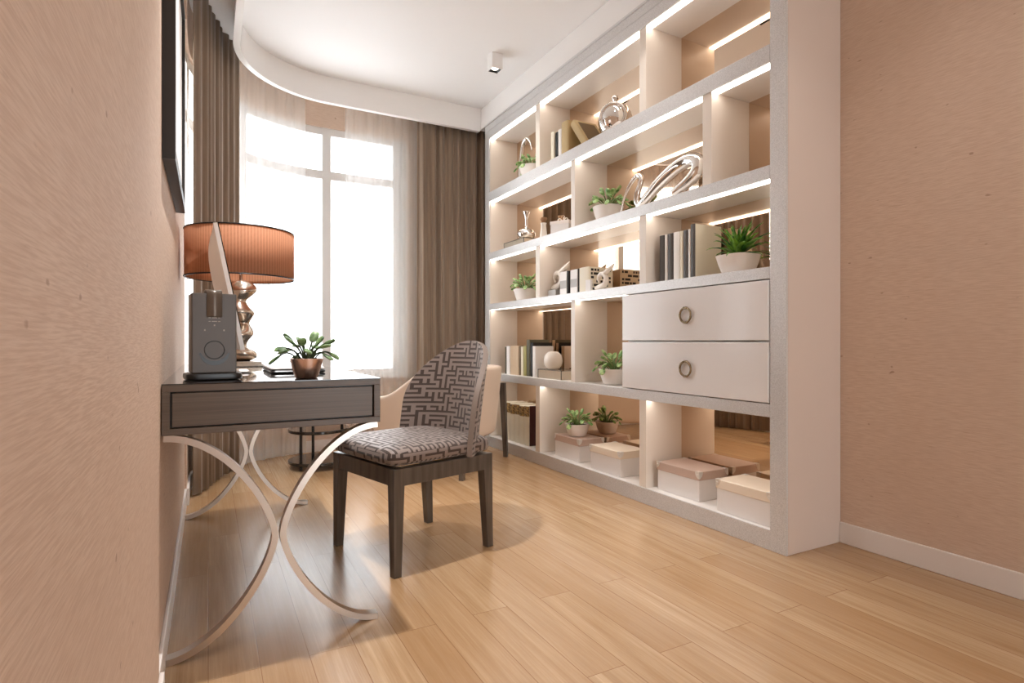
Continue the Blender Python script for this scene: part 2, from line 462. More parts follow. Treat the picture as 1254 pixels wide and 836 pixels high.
curtain('drape', [(x/100, 4.722) for x in range(160, 229, 2)], 2.965, .012, .027, .078, 'drape', 'brown pleated drape hanging beside the white bookcase', 'brown drapes', 8, .005)
curtain('sheer_curtain', [bay(t/50, .88) for t in range(47, 83)], 2.965, .012, .019, .08, 'sheer', 'white sheer curtain over the curved part of the window, behind the lamp', 'white sheer curtains', 5)
curtain('sheer_curtain', [bay(.32+ARC+x/100, .88) for x in range(15, 83, 2)], 2.965, .012, .019, .08, 'sheer', 'white sheer curtain hanging next to the brown drape by the bookcase', 'white sheer curtains', 6)

# ------------------------------------------------------------------ bookcase
F = 2.142; BK = 2.41
Y0, Y1 = 1.56, 4.50; I0, I1 = 1.64, 4.42
bc = thing('bookcase', 'tall white built-in bookcase with silver edges, mirrored back and strip lights', 'bookcase', (F+.18, 3.03, 0))
def bx(name, m, *b, parent=None, bevel=0, boxes=None):
    bm = new()
    for q in (boxes or [b]): box(bm, *q)
    return obj(name, bm, m, parent or bc, world=True, bevel=bevel)
bx('side_panel', 'endpanel', F+.004, 2.508, Y0, I0, 0, 2.77, bevel=.002)['label'] = 'greige outer side panel'
bx('side_panel', 'white', F+.004, 2.508, I1, Y1, 0, 2.77, bevel=.002)
bx('side_lining', 'cream', F+.006, BK, I0, I0+.004, .09, 2.65)
bx('side_lining', 'cream', F+.006, BK, I1-.004, I1, .09, 2.65)
bx('front_frame', 'glitter', boxes=[(F-.006, F+.004, Y0, I0, 0, 2.77), (F-.006, F+.004, I1, Y1, 0, 2.77), (F-.006, F+.004, I0, I1, 0, .0865), (F-.006, F+.004, I0, I1, 2.65, 2.77)], bevel=.0015)['label'] = 'silver textured front frame'
bx('cornice', 'glitter', boxes=[(F-.014, F+.2, Y0, Y1, 2.77, 2.784), (F-.010, F-.006, Y0, Y1, 2.715, 2.722)], bevel=.0015)
bx('top_panel', 'white', F+.004, BK, I0, I1, 2.65, 2.77)
bx('base_shelf', 'white', F+.004, BK, I0, I1, .02, .0862)
bx('back_mirror', 'mirror', BK, BK+.02, I0, I1, .02, 2.76)['label'] = 'bronze tinted mirror back'
SHELF = [(2.105, 2.184), (1.603, 1.662), (1.172, 1.223), (.573, .629)]
for z0, z1 in SHELF:
    s = bx('shelf', 'white', F+.004, BK, I0, I1, z0, z1)
    bx('front_edge', 'glitter', F-.006, F+.004, I0+.001, I1-.001, z0, z1, parent=s, bevel=.0015)
for i, zb in enumerate([2.65]+[s[0] for s in SHELF]):
    a = I0+.005 if i != 3 else 2.63
    bx('led_strip', 'led', F+.006, F+.044, a, I1-.006, zb-(.005 if i < 3 else .0012), zb)
ROWS = [(2.184, 2.65), (1.662, 2.105), (1.223, 1.603), (.629, 1.172), (.0865, .573)]
DIV = [[(3.584, 3.642), (2.436, 2.491)], [(3.13, 3.175), (1.97, 2.026)], [(3.584, 3.642), (2.436, 2.491)], [(3.13, 3.175)], [(3.584, 3.642), (2.436, 2.491)]]
for (z0, z1), ds in zip(ROWS, DIV):
    for a, b in ds: bx('divider', 'cream', F+.002, BK, a, b, z0, z1, bevel=.001)
bx('drawer_housing', 'white', F+.03, BK, I0+.004, 2.62, .6295, 1.1715)
for z0, z1, lab in ((.905, 1.166, 'upper drawer front'), (.634, .897, 'lower drawer front')):
    dr = bx('drawer', 'drawer', F-.012, F+.028, I0+.004, 2.624, z0, z1, bevel=.003); dr['label'] = lab
    zc = .5*(z0+z1); bm = new()
    ring = [(F-.022, 2.118+.037*math.cos(a*PI/16), zc-.003+.037*math.sin(a*PI/16)) for a in range(33)]
    tube(bm, ring, .0055, 8)
    h = obj('ring_handle', bm, 'brass', dr, smooth=True, world=True)
    for s in (-1, 1):
        bm = new(); box(bm, F-.030, F-.012, 2.111, 2.125, zc-.003+s*.037-.006, zc-.003+s*.037+.006)
        obj('handle_mount', bm, 'brass', dr, world=True, bevel=.002)

# ------------------------------------------------------------------ framed picture on the left wall
pf = thing('framed_picture', 'black framed picture with white mount hanging on left wall above the desk', 'picture', (-.115, 2.255, 1.81))
bm = new(); X0, X1 = -.114, -.082; ya, yb, za, zb = 1.87, 2.64, 1.415, 2.21; w = .035
for q in ((ya, yb, za, za+w), (ya, yb, zb-w, zb), (ya, ya+w, za+w, zb-w), (yb-w, yb, za+w, zb-w)): box(bm, X0, X1, *q)
obj('frame', bm, 'rim', pf, world=True)
bm = new(); box(bm, X0, -.092, ya+w, yb-w, za+w, zb-w); obj('mount', bm, 'mount', pf, world=True)

# ------------------------------------------------------------------ ceiling downlights
for i, (x, y, pw, cone, tilt) in enumerate(DOWNLIGHTS):
    nm = ['far square ceiling downlight in front of the bookcase near the brown drape', 'second downlight of the bookcase row, above the middle of the shelves', 'nearest downlight of the bookcase row, before the drawers',
          'downlight above the near end of the desk', 'downlight above the far end of the desk', 'downlight on the left side before the desk'][i]
    t = thing('ceiling_downlight', nm, 'downlight', (x, y, H), 0, 'square white ceiling downlights')
    bm = new(); a = .042; h = .11
    for q in ((-a, a, -a, -a+.006), (-a, a, a-.006, a), (-a, -a+.006, -a+.006, a-.006), (a-.006, a, -a+.006, a-.006)): box(bm, *q, -h, 0)
    obj('housing', bm, 'lampwhite', t, bevel=.001)
    bm = new(); b = a-.006
    vo = [bm.verts.new((sx*b, sy*b, -h+.001)) for sx, sy in ((-1, -1), (1, -1), (1, 1), (-1, 1))]
    vi = [bm.verts.new((.024*math.cos(k*PI/8), .024*math.sin(k*PI/8), -h+.012)) for k in range(16)]
    lo = [vo[2], vo[3], vo[0], vo[1]]
    for k in range(16):
        q = k//4; bm.faces.new((vi[k], vi[(k+1) % 16], lo[q]))
        if k % 4 == 3: bm.faces.new((vi[(k+1) % 16], lo[(q+1) % 4], lo[q]))
    obj('baffle', bm, 'black', t)
    bm = new(); lathe(bm, [(.001, -h+.016), (.024, -h+.0135), (.024, -h+.02)], 24); obj('bulb', bm, 'glow', t)
    spot((x, y, H-h-.004), pw, size=cone, tilt=tilt)

# ------------------------------------------------------------------ desk
dk = thing('desk', 'dark taupe writing desk with black glossy top and curved steel legs along left wall', 'desk', (.188, 2.59, 0))
DX0, DX1, DY0, DY1, DZ0, DZ1 = -.113, .49, 1.82, 3.37, .641, .783
bm = new()
box(bm, DX0, DX1, DY0, DY1, DZ0, DZ0+.018); box(bm, DX0, DX0+.02, DY0, DY1, DZ0+.018, DZ1-.022); box(bm, DX1-.02, DX1, DY0, DY1, DZ0+.018, DZ1-.022)
box(bm, DX0+.02, DX1-.02, DY1-.02, DY1, DZ0+.018, DZ1-.022); box(bm, DX0, DX1, DY0, DY1, DZ1-.022, DZ1-.003)
obj('carcass', bm, 'desk', dk, world=True, bevel=.0012)
bm = new(); box(bm, DX0, DX1, DY0, DY1, DZ1-.003, DZ1); obj('glossy_top', bm, 'desktop', dk, world=True)
bm = new(); box(bm, DX0+.025, DX1-.025, DY0+.002, DY0+.02, DZ0+.0225, DZ1-.0265); obj('drawer', bm, 'desk', dk, world=True, bevel=.001)
bm = new(); box(bm, DX0+.02, DX1-.02, DY0+.021, DY0+.4, DZ0+.018, DZ1-.022); obj('drawer_gap_shade', bm, 'black', dk, world=True)  # solid black block behind the drawer front, paints the shade in its gap
for y in (1.85, 3.32):
    for s in (-1, 1):
        path = []
        for k in range(41):
            a = -PI/2+PI*k/40
            xx = .188+s*(.0105+.287*((1-max(0, math.cos(a)))**.75)); zz = .3205+.311*math.sin(a)
            path.append((xx, zz))
        bm = new(); flatbar(bm, path, .0185, y-.015, y+.02); smooth_angle(obj('curved_leg', bm, 'steel', dk, world=True))

# ------------------------------------------------------------------ desk chair
ch = thing('dining_chair', 'greek key patterned chair with arched back and dark wooden legs at the desk', 'chair', (.794, 2.417, 0), math.radians(105.3))
bm = new(); superq(bm, (0, .008, .453), (.258, .262, .043), .5, .22, 18, 56)
boxuv(bm); obj('seat_cushion', bm, 'meander', ch, smooth=True)
bm = new()
box(bm, -.25, .25, .205, .245, .345, .412); box(bm, -.25, .25, -.245, -.205, .345, .412); box(bm, -.25, -.21, -.205, .205, .345, .412); box(bm, .21, .25, -.205, .205, .345, .412)
obj('seat_frame', bm, 'darkwood', ch, bevel=.002)
for sx in (-1, 1):
    for sy in (-1, 1):
        bm = new(); vs = []
        tx, ty, bx_, by_ = (.226, .224, .236, .232) if sy > 0 else (.226, -.222, .226, -.243)
        for cx_, cy_, hw, z in ((bx_, by_, .0165, 0), (tx, ty, .025, .4125)):
            vs.append([bm.verts.new((sx*cx_+i*hw, cy_+j*hw, z)) for i, j in ((-1, -1), (1, -1), (1, 1), (-1, 1))])
        bm.faces.new(vs[0][::-1]); bm.faces.new(vs[1])
        for k in range(4): bm.faces.new((vs[0][k], vs[0][(k+1) % 4], vs[1][(k+1) % 4], vs[1][k]))
        obj('leg', bm, 'darkwood', ch, bevel=.002)
zb, zt, zs, w0 = .418, .905, .60, .262
def shell(out):
    rows, uv = [], []; NJ = 28; NI = 22
    for i in range(NI+1):
        f = i/NI
        z = zb+(zs-zb)*f/.32 if f < .32 else zs+(zt-zs)*math.sin((f-.32)/.68*PI/2*.985)
        w = w0 if z <= zs else max(.03, w0*(1-((z-zs)/(zt-zs))**2.15)**.5)
        row, u_ = [], []
        for j in range(NJ+1):
            q = -1+2*j/NJ; x = w*math.sin(q*PI/2) if abs(q) < 1 else w*q
            x = w*q*(1-.0*abs(q))
            y = -.252 + .16*abs(x/w0)**2.6 - .075*((z-zb)/(zt-zb))**1.2
            nrm = Vector((-.16*2.6*math.copysign(abs(x/w0)**1.6, x)/w0, 1, 0)).normalized()
            p = Vector((x, y, z)) - nrm*out
            row.append(p); u_.append((x*1.12, z))
        rows.append(row); uv.append(u_)
    return rows, uv
r, uv = shell(0.0)
bm = new(); sheet(bm, r, uvs=uv)
bk = obj('backrest', bm, 'meander', ch, smooth=True)
md = bk.modifiers.new('solid', 'SOLIDIFY'); md.thickness = .024; md.offset = 1; bk.data.materials.append(M['piping']); md.material_offset_rim = 1
md = bk.modifiers.new('round', 'BEVEL'); md.width = .008; md.segments = 3; md.limit_method = 'ANGLE'; md.angle_limit = math.radians(50)

# ------------------------------------------------------------------ armchair by the window
ac = thing('armchair', 'cream barrel armchair with dark legs standing behind the patterned chair', 'armchair', (1.519, 3.93, 0), math.radians(42))
def ushell(q, f):                        # q -1..1 round the U, f 0..1 upwards
    Ls = .62; arc = PI*.33*.5*2; hw = .40
    s = q
    if abs(s) > .42:
        k = (abs(s)-.42)/.58; x = hw; y = -.05+.42*k
    else:
        a = s/.42*PI/2; x = hw*abs(math.sin(a))**.75; y = -.05-.30*max(0, math.cos(a))**.75; k = 0
    kk = min(1, max(0, (abs(s)-.30)/.55)); top = .72-.19*(kk*kk*(3-2*kk)); z0 = .235
    z = z0+(top-z0)*f
    tp = .84+.16*f**.8
    return Vector((math.copysign(x*tp, s), (y+.05)*tp-.05, z))
bm = new(); sheet(bm, [[ushell(-1+2*j/48, i/10) for j in range(49)] for i in range(11)])
sh = obj('shell', bm, 'cloth', ac, smooth=True)
md = sh.modifiers.new('solid', 'SOLIDIFY'); md.thickness = .055; md.offset = 1 
md = sh.modifiers.new('round', 'BEVEL'); md.width = .018; md.segments = 3; md.limit_method = 'ANGLE'; md.angle_limit = math.radians(50)
bm = new(); superq(bm, (0, .03, .375), (.295, .315, .055), .5, .35, 12, 40); obj('seat_cushion', bm, 'cloth', ac, smooth=True)
bm = new(); superq(bm, (0, .02, .265), (.30, .30, .055), .25, .35, 12, 40); obj('seat_base', bm, 'cloth', ac, smooth=True)
for sx in (-1, 1):
    for sy, zt_ in ((1, .30), (-1, .58)):
        bm = new(); vs = []
        for cx_, cy_, hw, z in ((.405 if sy < 0 else .33, -.345 if sy < 0 else .35, .016, 0), (.36 if sy < 0 else .31, -.335 if sy < 0 else .30, .022, zt_)):
            vs.append([bm.verts.new((sx*cx_+i*hw, cy_+j*hw, z)) for i, j in ((-1, -1), (1, -1), (1, 1), (-1, 1))])
        bm.faces.new(vs[0][::-1]); bm.faces.new(vs[1])
        for k in range(4): bm.faces.new((vs[0][k], vs[0][(k+1) % 4], vs[1][(k+1) % 4], vs[1][k]))
        obj('leg', bm, 'darkwood', ac, bevel=.002)

# ------------------------------------------------------------------ round side table
st = thing('side_table', 'round black side table with tiered glossy discs by the window', 'table', (.706, 4.29, 0))
for nm, z, r_ in (('lower_disc', .035, .21), ('middle_disc', .255, .21), ('tabletop', .49, .21)):
    bm = new(); lathe(bm, [(r_-.004, z), (r_, z+.004), (r_, z+.018), (r_-.003, z+.022)], 64); smooth_angle(obj(nm, bm, 'desktop', st))
for k in range(3):
    a = math.radians(215+120*k); bm = new(); tube(bm, [(.165*math.cos(a), .165*math.sin(a), 0), (.165*math.cos(a), .165*math.sin(a), .49)], .0105, 12)
    smooth_angle(obj('post', bm, 'black', st))

# ------------------------------------------------------------------ things on the desk
ZD = DZ1+.0006
sp = thing('desktop_speaker', 'dark grey upright speaker with round dial at near left of desk', 'speaker', (.012, 1.99, ZD), math.radians(6))
bm = new(); superq(bm, (0, 0, .011), (.078, .07, .011), .3, .3, 8, 40); smooth_angle(obj('base', bm, 'black', sp))
bm = new(); box(bm, -.061, .061, -.045, .05, .021, .262); obj('cabinet', bm, 'gunmetal', sp, bevel=.003)
bm = new(); pth = spline([(0, -.0475, .19), (0, -.0485, .225), (0, -.045, .262), (0, -.028, .272), (0, .01, .272), (0, .04, .266), (0, .052, .24)], 6)
sheet(bm, [[(-.021, p.y, p.z) for p in pth], [(.021, p.y, p.z) for p in pth]])
o = obj('strap', bm, 'gunlight', sp, smooth=True); md = o.modifiers.new('solid', 'SOLIDIFY'); md.thickness = .004; md.offset = 0
bm = new(); tube(bm, [(.027*math.cos(a*PI/24), -.0455, .091+.027*math.sin(a*PI/24)) for a in range(49)], .0012, 6); obj('dial', bm, 'black', sp, smooth=True)
bm = new(); seg = []
for k in range(25):
    a = PI*(1.07+.86*k/24); w_ = .002+.0045*math.sin(PI*k/24)
    seg.append([(r_*math.cos(a), yy, .091+r_*math.sin(a)) for r_, yy in ((.040-w_, -.0462), (.040+w_, -.0462), (.040+w_, -.0445), (.040-w_, -.0445))])
vg = sheet(bm, seg, True); bm.faces.new(vg[0]); bm.faces.new(vg[-1][::-1]); obj('slot', bm, 'black', sp)
marks = [(x0, x1, z, z+.0022) for z in (.176, .187) for x0, x1 in ((-.016, -.010), (-.007, .007), (.010, .016))]+[(x-.002, x+.002, z, z+.005) for x, z in ((0, .163), (-.026, .148), (.026, .148))]
for x0, x1, z0, z1 in marks:
    bm = new(); box(bm, x0, x1, -.0462, -.0445, z0, z1); obj('control_mark', bm, 'print_', sp)

mo = thing('computer_monitor', 'slim silver computer monitor seen from its side behind the dark speaker', 'monitor', (.07, 2.415, ZD))
B_, T_ = Vector((.111, 0, .872)), Vector((.027, 0, 1.300)); up_ = (T_-B_); nb = Vector((-up_.z, 0, up_.x)).normalized()
ya, yb = 2.15, 2.68; g = []; NU, NV = 20, 20
def bulge(u, v): return .013+.034*(max(0, 1-(2*u-1)**2))**.8*(max(0, 1-(2*v-1)**4))**.8
front = [[B_+up_*(v/NV)+Vector((0, ya+(yb-ya)*u/NU, 0)) for u in range(NU+1)] for v in range(NV+1)]
back = [[front[v][u]+nb*bulge(u/NU, v/NV) for u in range(NU+1)] for v in range(NV+1)]
bm = new(); sheet(bm, back); sheet(bm, front)
for v in range(NV):
    for u in (0, NU): sheet(bm, [[front[v][u], front[v+1][u]], [back[v][u], back[v+1][u]]])
for u in range(NU):
    for v in (0, NV): sheet(bm, [[front[v][u], front[v][u+1]], [back[v][u], back[v][u+1]]])
bmesh.ops.remove_doubles(bm, verts=bm.verts, dist=1e-5)
smooth_angle(obj('housing', bm, 'alu', mo, world=True), 40)
bm = new(); off = -nb*.0005
q = [[B_+up_*v+Vector((0, ya+(yb-ya)*u, 0))-nb*t_ for t_ in (0, .003)] for v in (.17, 1) for u in (0, 1)]
vs = [[bm.verts.new(p) for p in r_] for r_ in q]
for a in ((0, 1, 3, 2),): bm.faces.new([vs[i][0] for i in a]); bm.faces.new([vs[i][1] for i in a[::-1]])
for a, b in ((0, 1), (1, 3), (3, 2), (2, 0)): bm.faces.new((vs[a][0], vs[b][0], vs[b][1], vs[a][1]))
obj('screen', bm, 'screen', mo, world=True)
bm = new(); pth = [(-.0, 2.415, 1.02), (-.03, 2.415, .93), (-.045, 2.415, .84), (-.035, 2.415, .795), (.0, 2.415, .7895), (.07, 2.415, .7885), (.135, 2.415, .788)]
pth = spline(pth, 6); sheet(bm, [[(p.x, 2.415-.085, p.z) for p in pth], [(p.x, 2.415+.085, p.z) for p in pth]])
o = obj('stand', bm, 'alu', mo, smooth=True, world=True); md = o.modifiers.new('solid', 'SOLIDIFY'); md.thickness = .007; md.offset = 0

lp = thing('table_lamp', 'table lamp with terracotta drum shade and wavy champagne metal base on the desk', 'lamp', (.137, 2.98, ZD))
bm = new(); box(bm, -.10, .10, -.10, .10, 0, .012); box(bm, -.085, .085, -.085, .085, .012, .024); obj('base', bm, 'lampmetal', lp, bevel=.002)
prof = [(.030, .024), (.055, .035), (.062, .052), (.056, .072), (.036, .088), (.030, .098), (.040, .118), (.057, .142), (.060, .156), (.048, .176), (.031, .196), (.029, .208), (.040, .226), (.058, .246), (.060, .258), (.046, .280), (.033, .300), (.031, .312), (.044, .330), (.058, .350), (.060, .364), (.054, .382), (.036, .398), (.014, .408), (.004, .412)]
offs = [(.010*math.sin(z*38), .010*math.cos(z*31)) for r_, z in prof]
pr2 = [(p.x, p.y) for p in spline([(a, b, 0) for a, b in prof], 4)]; of2 = [(p.x, p.y) for p in spline([(a, b, 0) for a, b in offs], 4)]
bm = new(); lathe(bm, pr2, 40, off=of2); obj('stem', bm, 'lampmetal', lp, smooth=True)
RS, zA, zB_ = .235, .414, .630
bm = new(); lathe(bm, [(RS, zA), (RS, zB_)], 96, caps=False)
o = obj('lamp_shade', bm, 'shade', lp, smooth=True); md = o.modifiers.new('solid', 'SOLIDIFY'); md.thickness = .003; md.offset = -1
for z in (zA, zB_):
    bm = new(); tube(bm, [(RS*math.cos(k*PI/48), RS*math.sin(k*PI/48), z) for k in range(97)], .0035, 6); obj('shade_trim', bm, 'black', lp, smooth=True)
bm = new(); tube(bm, [(0, 0, .40), (0, 0, .45)], .008, 10)
for k in range(3):
    a = 2*PI*k/3; tube(bm, [(0, 0, .445), (.232*math.cos(a), .232*math.sin(a), .445)], .002, 6)
obj('shade_holder', bm, 'lampmetal', lp)

lt = thing('laptop', 'closed laptop with pale lid and dark base lying on the desk', 'laptop', (.297, 2.42, ZD))
bm = new(); superq(bm, (0, 0, .0055), (.098, .195, .0055), .25, .12, 8, 60); smooth_angle(obj('base', bm, 'black', lt))
bm = new(); superq(bm, (-.001, .001, .0165), (.096, .192, .0055), .3, .12, 8, 60); smooth_angle(obj('lid', bm, 'mount', lt))

# ------------------------------------------------------------------ potted plants
def paddle_leaf(bm, base, tip, lift, lr, lw, rnd):
    b, t = Vector(base), Vector(tip); mid = (b+t)/2+Vector((0, 0, lift))
    pts = [b*(1-s)**2+mid*2*s*(1-s)+t*s*s for s in [k/7 for k in range(8)]]
    d_ = (pts[-1]-pts[-2]).normalized(); side = d_.cross(Vector((0, 0, 1)));  side = side.normalized() if side.length > .05 else Vector((1, 0, 0))
    nm = side.cross(d_).normalized(); roll = rnd.uniform(-.6, .6); side, nm = side*math.cos(roll)+nm*math.sin(roll), nm*math.cos(roll)-side*math.sin(roll)
    rows = []
    for i in range(1, 9):
        u = i/9; along = lr*(-math.cos(u*PI)*1.0+.8); rr = math.sin(u*PI)**.62*(.72+.28*u)
        c_ = t+d_*along - nm*.25*lr*(u-.5)**2
        rows.append([c_+side*lw*rr*math.cos(2*PI*k/10)+nm*lw*.34*rr*math.sin(2*PI*k/10) for k in range(10)])
    vg = sheet(bm, rows, True); bm.faces.new(vg[0][::-1]); bm.faces.new(vg[-1])
    return pts
def paddle_plant(root, zr, rin, leafm, seed, n=17, spread=.10, ls=1.0, sm='stem', fx=1.0):
    rnd = random.Random(seed); bl, bs = new(), new()
    for i in range(n):
        a = 2*PI*i/n*2.618+rnd.uniform(-.25, .25); k = (i+.5)/n
        rad = spread*(.30+.70*k**.8); hz = ls*(.046*(1-k**1.6)+.004+rnd.uniform(-.008, .008))
        base = (rin*.45*math.cos(a)*k, rin*.45*math.sin(a)*k, zr-.012); tip = (rad*.86*math.cos(a), rad*.86*math.sin(a), zr+hz)
        pts = paddle_leaf(bl, base, tip, (.010+.030*k)*ls, (.0185+.004*rnd.random())*ls, (.0150+.003*rnd.random())*ls, rnd)
        tube(bs, pts, [(.0022+.0012*q/7)*ls for q in range(8)], 6)
    for b_ in (bl, bs):
        for v in b_.verts: v.co.x *= fx
    obj('foliage', bl, leafm, root, smooth=True); obj('stems', bs, sm, root, smooth=True)
def pot_parts(root, rt, rb, h, m, pw=None):
    bm = new(); lathe(bm, [(rb*.92, 0), (rb, .003), (rb+(rt-rb)*.55, h*.5), (rt, h), (rt-.004, h+.001), (rt-.006, h-.008), (rt-.010, h-.014)], 40, pw=pw); smooth_angle(obj('pot', bm, m, root), 50)
    bm = new(); lathe(bm, [(.001, h-.009), (rt-.009, h-.0115), (rt-.009, h-.0135), (.001, h-.0135)], 32, pw=pw); obj('soil', bm, 'soil', root)
GP = 'paddle leaved plants in white pots on the shelves'
dp = thing('potted_plant', 'small paddle leaved plant in rose gold pot on the desk', 'plant', (.278, 1.918, ZD), 0)
pot_parts(dp, .050, .035, .062, 'copper', .8); paddle_plant(dp, .062, .05, 'leafdark', 4, 18, .098)
wp = thing('potted_plant', 'paddle leaved plant in white pot on the leftmost compartment of the top shelf', 'plant', (2.26, 3.90, 2.1845), .08, GP)
pot_parts(wp, .096, .068, .098, 'pot', .9); paddle_plant(wp, .098, .09, 'leaf', 11, 22, .165, 1.45, 'leafstem', .68)
# taller paddles on the bigger pot
dup(wp, 'paddle leaved plant in white pot beside the twisted chrome sculpture', (2.26, 2.925, 1.6625), 3.06)
dup(wp, 'paddle leaved plant in white pot, alone in the left end compartment at mid height', (2.26, 4.0, 1.2235), 3.24)
dup(wp, 'paddle leaved plant in white pot next to the white drawers', (2.26, 2.86, .6295), -.1)

# blade leaved plant
dr_ = thing('potted_plant', 'spiky green bladed plant in white square pot on the shelf over the drawers', 'plant', (2.24, 1.895, 1.2235))
pot_parts(dr_, .088, .062, .088, 'pot', .55)
rnd = random.Random(21); bm = new()
for i in range(40):
    k = (i+.5)/40; a = i*2.39996; ln = .15+.05*rnd.random(); el = math.radians(80-66*k+rnd.uniform(-8, 8)); dirh = Vector((.62*math.cos(a), math.sin(a), 0))
    p = dirh*.018*k+Vector((0, 0, .078+.012*rnd.random())); rows = []; side = dirh.cross(Vector((0, 0, 1))); wmax = .021+.005*rnd.random()
    if el < .5: ln *= .82
    for q in range(9):
        u = q/8; e = el-1.0*u*u*(.4+k*.7); dd = dirh*math.cos(e)+Vector((0, 0, math.sin(e)))
        nm = side.cross(dd); wd = wmax*math.sin(min(1, u*1.15+.18)*PI*.93)**.8 if u < 1 else .0006
        if u < .25: wd = max(.004, wmax*(.35+2.2*u))
        rows.append([p-side*wd+nm*.35*wd, p, p+side*wd+nm*.35*wd]); p = p+dd*ln/8
    sheet(bm, rows)
o = obj('foliage', bm, 'blade', dr_, smooth=True, recalc=False); md = o.modifiers.new('solid', 'SOLIDIFY'); md.thickness = .0012
md.offset = 0

# ------------------------------------------------------------------ books
PAL = dict(dark='#4e4844', white='#f0ebe6', cream='#e6dcc6', tan='#cbb192', olive='#a39a5e', khaki='#5b543d', black='#1d1a17', maroon='#451a17', gilt='#c3a97a', grey='#b5b1ad', brown='#6d5638')
for k, v in PAL.items(): M['book_'+k] = mat('book_cover_'+k, v, .5)
def book(label, loc, th, h, dp_, cov, group, rz=0, tilt=0, band=None, side=None):
    """spine faces -x, thickness along y"""
    t = thing('book', label, 'book', loc, rz, group)
    if tilt: t.rotation_euler = (tilt, 0, rz)
    c = min(.003, th*.2); r_ = th/2; sb = min(.012, th*.16)
    bm = new(); box(bm, -.0, dp_, -r_, -r_+c, 0, h); box(bm, 0, dp_, r_-c, r_, 0, h); n_ = 8; lathe_=[(-.0004-sb*math.cos(PI*(k/n_-.5)), r_*math.sin(PI*(k/n_-.5))) for k in range(n_+1)]
    bt = [bm.verts.new((x, y, 0)) for x, y in lathe_]; tp = [bm.verts.new((x, y, h)) for x, y in lathe_]
    for k in range(n_): bm.faces.new((bt[k], bt[k+1], tp[k+1], tp[k]))
    bm.faces.new(bt[::-1]); bm.faces.new(tp)
    obj('cover', bm, 'book_'+cov, t, bevel=.0008)
    bm = new(); box(bm, .0005, dp_-.004, -r_+c, r_-c, .003, h-.003); obj('pages', bm, 'paper', t)
    if band:
        bm = new(); 
        q = [(x-.0009, y*.99) for x, y in lathe_]; z0, z1 = h*.73, h*.985
        bt = [bm.verts.new((x, y, z0)) for x, y in q]; tp = [bm.verts.new((x, y, z1)) for x, y in q]
        for k in range(n_): bm.faces.new((bt[k], bt[k+1], tp[k+1], tp[k]))
        bm.faces.new(bt[::-1]); bm.faces.new(tp); obj('spine_band', bm, band, t)
    if side:
        bm = new(); box(bm, .0, dp_, -r_-.0012, -r_, 0, h); obj('board', bm, side, t)
    return t
# top shelf
zs1 = 2.1845; G = 'books on the top shelf'
book('cream edged book standing leftmost of the top shelf books', (2.18, 3.46, zs1), .045, .215, .17, 'cream', G)
book('thin black book on the top shelf between pale ones', (2.185, 3.415, zs1), .03, .20, .165, 'black', G)
book('white book on the top shelf left of the thick gilt volume', (2.185, 3.370, zs1), .046, .205, .16, 'white', G)
book('thick gilt coloured volume upright on the top shelf', (2.18, 3.30, zs1), .085, .235, .19, 'gilt', G)
b = book('gilt edged brown book leaning back against the thick gilt volume on the top shelf', (2.19, 3.078, zs1+.0158), .05, .24, .18, 'gilt', G)
b.rotation_euler = (math.radians(-38), 0, 0)
bm = new(); box(bm, .022, .158, -.0262, -.025, .022, .218); obj('cover_panel', bm, 'book_brown', b)
# over the drawers: alternating dark and white files
G = 'dark and white files over the drawers'; zs3 = 1.2235
spec = [(2.349, 2.387, 'dark', 'leftmost dark grey file over the drawers'), (2.326, 2.347, 'white', 'slim white file between two dark ones over the drawers'), (2.283, 2.324, 'dark', 'wide dark grey file, second dark one from left over the drawers'),
        (2.235, 2.280, 'white', 'wide white file right of the second dark file over the drawers'), (2.212, 2.233, 'cream', 'slim cream file in the middle of the row over the drawers'), (2.177, 2.209, 'dark', 'narrow dark grey file, third dark one from left over the drawers'), (2.160, 2.175, 'white', 'thin white file beside the big cream covered book')]
for a, b_, c_, lab in spec: book(lab, (2.20, (a+b_)/2, zs3), b_-a-.001, .258, .17, c_, G)
t = book('big dark spined book with cream front cover facing the spiky plant', (2.20, 2.142, zs3), .03, .28, .185, 'dark', G, side='book_cream')
# mid shelf: grey and black binders
G = 'grey and black binders at mid height'
for y, lab in ((3.335, 'grey spined black binder left of its twin by the white bird'), (3.205, 'grey spined black binder right of its twin by the white bird')):
    t = book(lab, (2.20, y, zs3), .115, .165, .18, 'black', G)
    bm = new(); box(bm, -.0146, -.004, -.040, .040, .002, .163); obj('spine_label', bm, 'book_white', t)
    bm = new(); box(bm, -.0152, -.0146, -.040, .040, .045, .100); obj('title_block', bm, 'book_grey', t)
t = book('pale book with black printed cover standing behind the white bird', (2.19, 3.085, zs3), .11, .165, .19, 'cream', 'pale book with printed cover')
bm = new(); r0 = random.Random(9)
for k in range(6):
    z = .014+k*.025; x = .012
    while x < .165:
        l_ = r0.uniform(.012, .05); 
        if r0.random() < .75: box(bm, x, min(x+l_, .172), -.0562, -.055, z, z+.015)
        x += l_+.008
obj('cover_print', bm, 'book_black', t)
